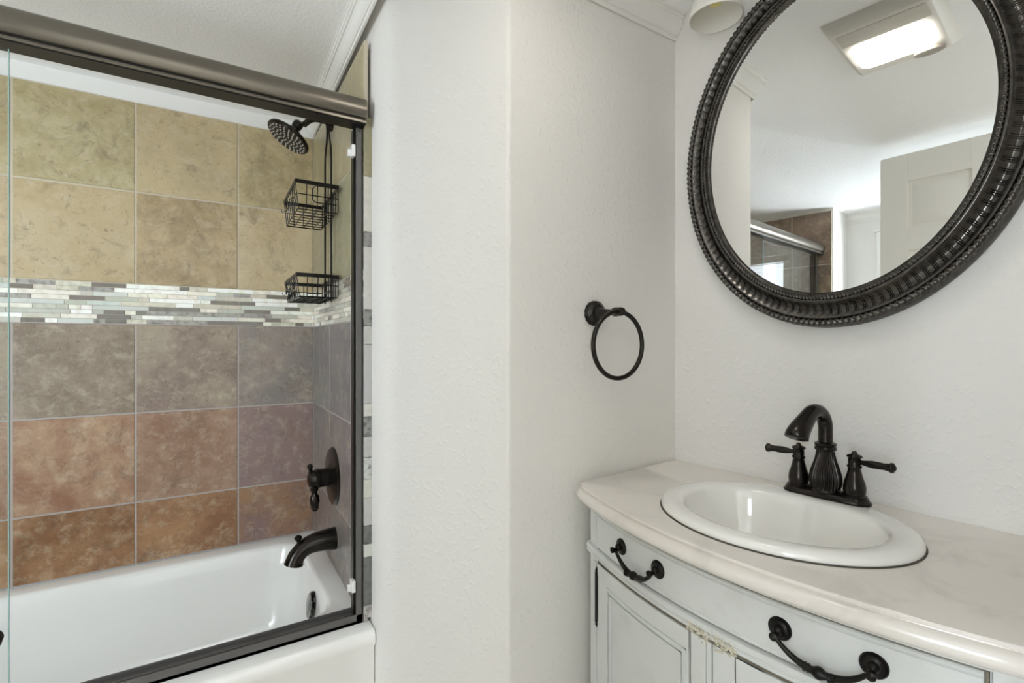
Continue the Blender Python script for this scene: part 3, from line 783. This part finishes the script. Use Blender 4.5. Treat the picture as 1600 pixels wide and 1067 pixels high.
b = MB(); n = 36; S0, S1 = 0.024, SW - 0.018
poly = [(S0, 0.004)] + [(S0 + (S1 - S0) * i / n, cf(S0 + (S1 - S0) * i / n) - 0.006) for i in range(n + 1)] + [(S1, 0.004)]
N_ = len(poly); vs = [V(s, d, -H + 0.06) for s, d in poly] + [V(s, d, TOPZ) for s, d in poly]
b.add(vs, [tuple(range(N_))[::-1]] + [(i, (i + 1) % N_, N_ + (i + 1) % N_, N_ + i) for i in range(N_)])
band(b, 0.066, 0.714, rect(-0.010, -0.0035, RZ + 0.0118, RZ + 0.0162), mi=1)  # dark strips: glaze line and shade painted into the gap
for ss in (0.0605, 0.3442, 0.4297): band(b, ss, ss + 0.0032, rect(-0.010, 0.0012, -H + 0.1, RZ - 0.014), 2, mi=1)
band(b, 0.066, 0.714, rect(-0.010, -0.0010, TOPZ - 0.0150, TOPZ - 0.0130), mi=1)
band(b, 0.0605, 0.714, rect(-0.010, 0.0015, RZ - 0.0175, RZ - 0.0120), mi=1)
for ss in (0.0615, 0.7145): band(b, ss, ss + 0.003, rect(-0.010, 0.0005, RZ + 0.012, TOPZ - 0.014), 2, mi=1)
b.build('carcass', [M['cabinet'], M['glaze_shade']], vc, smooth=30)
b = MB(); band(b, 0.016, SW - 0.012, [(-0.012, TOPZ), (0.004, TOPZ), (0.0045, TOPZ - 0.005), (0.000, TOPZ - 0.009), (0.0, TOPZ - 0.013), (-0.012, TOPZ - 0.013)]); b.build('top_moulding', M['cabinet'], vc, smooth=30)
MR = [(-0.012, RZ + 0.012), (0.002, RZ + 0.012), (0.007, RZ + 0.010), (0.009, RZ + 0.005), (0.0085, RZ + 0.001), (0.005, RZ - 0.001), (0.0075, RZ - 0.004), (0.0075, RZ - 0.008), (0.003, RZ - 0.012), (-0.012, RZ - 0.012)]
b = MB(); band(b, 0.012, SW - 0.008, MR)
g = [[V(0.024 - (o if o > -0.01 else -0.004) - 0.004, d, h) for o, h in MR] for d in (0.02, cf(0.02) + 0.004)]
b.surf(g, wv=True, cap0=True, cap1=True)
b.build('middle_rail', M['cabinet'], vc, smooth=30)
for s0, s1 in ((0.021, 0.060), (0.720, 0.760)):
    b = MB(); band(b, s0, s1, rect(-0.02, 0.001, -H, TOPZ), 6); band(b, s0 + 0.022, s1 - 0.005, rect(-0.02, 0.004, -H + 0.08, RZ - 0.02), 4); band(b, s0 + 0.022, s1 - 0.005, rect(-0.02, 0.003, RZ + 0.018, TOPZ - 0.02), 4)
    b.build('corner_post', M['cabinet'], vc, bevel=0.002)


def pull(parent, s, h, w):
    b = MB(); d0 = lambda q: cf(q) + 0.006
    for q in (-1, 1):
        sc = s + q * w / 2; a = Vector(V(sc, d0(sc), h)); ds = (fd(sc + .01) - fd(sc - .01)) / .02
        nv = (Vector(V(0, 1, 0)) - Vector(V(0, 0, 0)) - ds * (Vector(V(1, 0, 0)) - Vector(V(0, 0, 0)))).normalized()
        b.lathe([(0.0165, -0.002), (0.0165, 0.0015), (0.0152, 0.0035), (0.0138, 0.003), (0.0128, 0.0045), (0.0070, 0.0055), (0.0070, 0.007), (0.0065, 0.010), (0.004, 0.013), (0, 0.014)], a, nv, 60, flute=(22, 0.05, 0.0029, 0.0046))
        b.lathe([(0.004, 0.006), (0.004, 0.018), (0.006, 0.020), (0.006, 0.024), (0, 0.027)], a + Vector((0, 0, -0.004)), nv, 14)
    pth = []; rad = []
    K_ = 24
    for i in range(K_ + 1):
        x = -1 + 2 * i / K_; ss = s + x * w / 2
        drop = 0.0275 * (1 - abs(x) ** 2.4); out = 0.018 - 0.003 * (1 - x * x)
        pth.append(V(ss, d0(ss) + out, h - 0.004 - drop)); ax_ = abs(x)
        rad.append(0.0028 + 0.0030 * (1 - ax_) ** 0.7 * (1 if ax_ > 0.22 else 0.9))
    b.tube(pth, rad, 10)
    mid = Vector(V(s, d0(s) + 0.015, h - 0.0315)); av = (Vector(V(1, 0, 0)) - Vector(V(0, 0, 0)))
    b.lathe([(0.004, -0.020), (0.0065, -0.019), (0.0065, -0.017), (0.0045, -0.016), (0.0062, -0.014), (0.0062, -0.0125), (0.0042, -0.011), (0.0060, -0.007), (0.0085, -0.002), (0.0085, 0.002), (0.0060, 0.007), (0.0042, 0.011), (0.0062, 0.0125), (0.0062, 0.014), (0.0045, 0.016), (0.0065, 0.017), (0.0065, 0.019), (0.004, 0.020)], mid, av, 18)
    return b.build('drawer_pull', M['bronze_dark'], parent, smooth=50)


M['bronze_dark'] = mat('dark_pull_bronze', (34, 32, 30), 0.35, 0.8, var=(80, (52, 50, 46), 0.5, 0.7))
b = MB(); d0_, d1_ = 0.066, 0.714
band(b, d0_, d1_, [(-0.012, RZ + 0.016), (0.003, RZ + 0.016), (0.005, RZ + 0.018), (0.0035, RZ + 0.023), (0.006, RZ + 0.025), (0.006, TOPZ - 0.022), (0.0035, TOPZ - 0.020), (0.005, TOPZ - 0.016), (0.003, TOPZ - 0.0145), (-0.012, TOPZ - 0.0145)])
dw = b.build('drawer', M['cabinet'], vc, smooth=30)
pull(dw, 0.2195, -0.4185, 0.109); pull(dw, 0.5565, -0.4185, 0.113)
# doors under the middle rail
for k, (a, c) in enumerate(((0.066, 0.344), (0.433, 0.711))):
    b = MB(); z1, z0 = RZ - 0.017, -H + 0.10
    band(b, a, c, rect(-0.02, 0.003, z0, z1), 16)
    # stiles, rails and the moulded border around the sunk panel
    for s0, s1, h0, h1 in ((a, a + 0.042, z0, z1), (c - 0.004, c, z0, z1), (a, c, z1 - 0.034, z1), (a, c, z0, z0 + 0.045)):
        band(b, s0, s1, rect(0.002, 0.006, h0, h1), 12)
    for q, (w_, o_) in enumerate(((0.0, 0.0085), (0.006, 0.0055), (0.012, 0.0075))):
        s0, s1, h0, h1 = a + 0.042 + w_, c - 0.004 - w_, z0 + 0.045 + w_, z1 - 0.034 - w_
        for ss in (s0, s1 - 0.0045): band(b, ss, ss + 0.0045, rect(0.002, o_, h0, h1), 2)
        for hh in (h0, h1 - 0.0045): band(b, s0, s1, rect(0.002, o_, hh, hh + 0.0045), 14)
    dd = b.build('door', M['cabinet'], vc, bevel=0.0008, seg=1, smooth=30)
    if k == 0:
        b = MB(); hs = 0.0615
        b.tube([V(hs, cf(hs) + 0.006, -0.630), V(hs, cf(hs) + 0.006, -0.519)], 0.0042, 12)
        for h in (-0.630, -0.519):
            q = -1 if h < -0.55 else 1
            b.lathe([(0.0044, 0), (0.0028, 0.002), (0.0042, 0.006), (0.002, 0.009), (0.0008, 0.013), (0, 0.014)], V(hs, cf(hs) + 0.006, h), (0, 0, q), 12)
        b.box(hs, hs + 0.006, 0, 0.002, -0.625, -0.524, lambda s, d, h: V(s, cf(s) + 0.006 + d, h)); b.build('hinge', M['bronze_dark'], dd)
b = MB(); band(b, 0.3475, 0.378, rect(-0.02, 0.004, -H + 0.1, RZ - 0.017), 6); band(b, 0.391, 0.4295, rect(-0.02, 0.004, -H + 0.1, RZ - 0.017), 6)
band(b, 0.380, 0.389, [(-0.02, -H + 0.1), (0.006, -H + 0.1), (0.006, RZ - 0.017), (-0.02, RZ - 0.017)], 4)
b.build('centre_stile', M['cabinet'], vc, bevel=0.001)
# little carved leaf spray at the middle of the rail
b = MB(); rc = random.Random(3)
for i in range(150):
    u = rc.uniform(-1, 1); z = RZ - rc.uniform(-0.006, 0.030) * (1 - 0.45 * abs(u)) + 0.0
    if z < RZ - 0.012 and (abs(u) < 0.12): continue
    s = 0.388 + u * 0.046; c = V(s, cf(s) + (0.0072 if z > RZ - 0.012 else 0.0035), z)
    nv = Vector(V(0, 1, 0)) - Vector(V(0, 0, 0))
    b.lathe([(0.0024, -0.001), (0.0018, 0.0012), (0, 0.0020)], c, nv, 6)
o = b.build('carved_spray', mat('carved_cream', (214, 208, 190), 0.5, var=(120, (150, 142, 118), 0.45, 0.7)), vc); o['label'] = 'small carved leaf ornament'

# ------------------------------------------------------------------ lamps
t = thing('wall_lamp', 'white glass shade wall lamp above the left of the oval mirror', 'wall lamp', V(0.163, 0.0, 0.86))
b = MB(); b.lathe([(0.062, 0.800), (0.0605, 0.800), (0.058, 0.815), (0.050, 0.840), (0.036, 0.862), (0.022, 0.870), (0.022, 0.873), (0.038, 0.866), (0.053, 0.843), (0.061, 0.816), (0.0635, 0.802), (0.062, 0.800)], V(0.163, 0.066, 0.0), (0, 0, 1), 40, cap=False); b.build('shade', M['lampglass'], t, smooth=60)
b = MB(); b.lathe([(0.010, 0.870), (0.024, 0.870), (0.022, 0.885), (0.008, 0.890), (0, 0.890)], V(0.163, 0.066, 0.0), (0, 0, 1), 24); b.tube([V(0.163, 0.066, 0.885), V(0.163, 0.03, 0.888), V(0.163, 0.0, 0.880)], 0.006, 12); b.build('arm', M['bronze'], t)
b = MB(); b.lathe([(0.010, 0.870), (0.011, 0.860), (0.016, 0.850), (0.017, 0.842), (0.013, 0.834), (0, 0.830)], V(0.163, 0.066, 0.0), (0, 0, 1), 24); b.build('bulb', M['bulb'], t, smooth=60)

FXc, FYc = 0.57, 0.545
t = thing('ceiling_fan_light', 'white ceiling exhaust fan with a lit lens reflected in the mirror', 'ceiling light', (FXc, FYc, H + CEIL - 0.003))
zc = H + CEIL - 0.003; LX0, LX1, LY0, LY1 = 0.445, 0.605, 0.460, 0.650
b = MB()
g = [[(x, y, z) for x, y in ((x0, y0), (x1, y0), (x1, y1), (x0, y1))] for x0, x1, y0, y1, z in ((0.365, 0.735, 0.418, 0.684, zc), (0.370, 0.730, 0.423, 0.679, zc - 0.014), (0.392, 0.705, 0.442, 0.664, zc - 0.032))]
b.surf(g, wv=True, cap1=True)
b.build('housing', M['plastic'], t, bevel=0.004, seg=3)
b = MB(); lo = rr(LX0, LX1, LY0, LY1, 0.03, zc - 0.031); hi = rr(LX0 + .004, LX1 - .004, LY0 + .004, LY1 - .004, 0.028, zc - 0.040); b.surf([lo, hi], wv=True, cap1=True); o = b.build('lens', M['lens'], t); o['label'] = 'glowing warm lens'
b = MB()
for k in range(15): xx = 0.620 + 0.005 * k; b.box(xx, xx + 0.0025, 0.450, 0.656, zc - 0.0345, zc - 0.031)
b.build('grille', M['plastic'], t, smooth=0)
b = MB(); b.lathe([(0.022, 0), (0.022, 0.010), (0.019, 0.012), (0, 0.012)], (0.420, 0.488, zc - 0.031), (0, 0, -1), 28)
b.v = [(0.420 + (x - 0.420) * 0.9, 0.488 + (y - 0.488) * 1.7, z) for x, y, z in b.v]
o = b.build('sensor_cover', mat('sensor_grey', (170, 164, 154), 0.4), t); o['label'] = 'small grey oval sensor cover'
t = thing('hall_fill_lamp', 'round white ceiling lamp added in the unseen hall for fill light', 'ceiling light', (-0.05, -0.75, zc))  # unseen lamp, added as fill behind the camera
b = MB(); b.lathe([(0.15, 0.0), (0.15, 0.02), (0.14, 0.02)], (-0.05, -0.75, H + CEIL), (0, 0, -1), 40); b.build('rim', M['chrome'], t)
b = MB(); b.lathe([(0.14, 0.016), (0.12, 0.020), (0, 0.024)], (-0.05, -0.75, H + CEIL), (0, 0, -1), 40); b.build('lens', M['hall_fill_lens'], t, smooth=60)
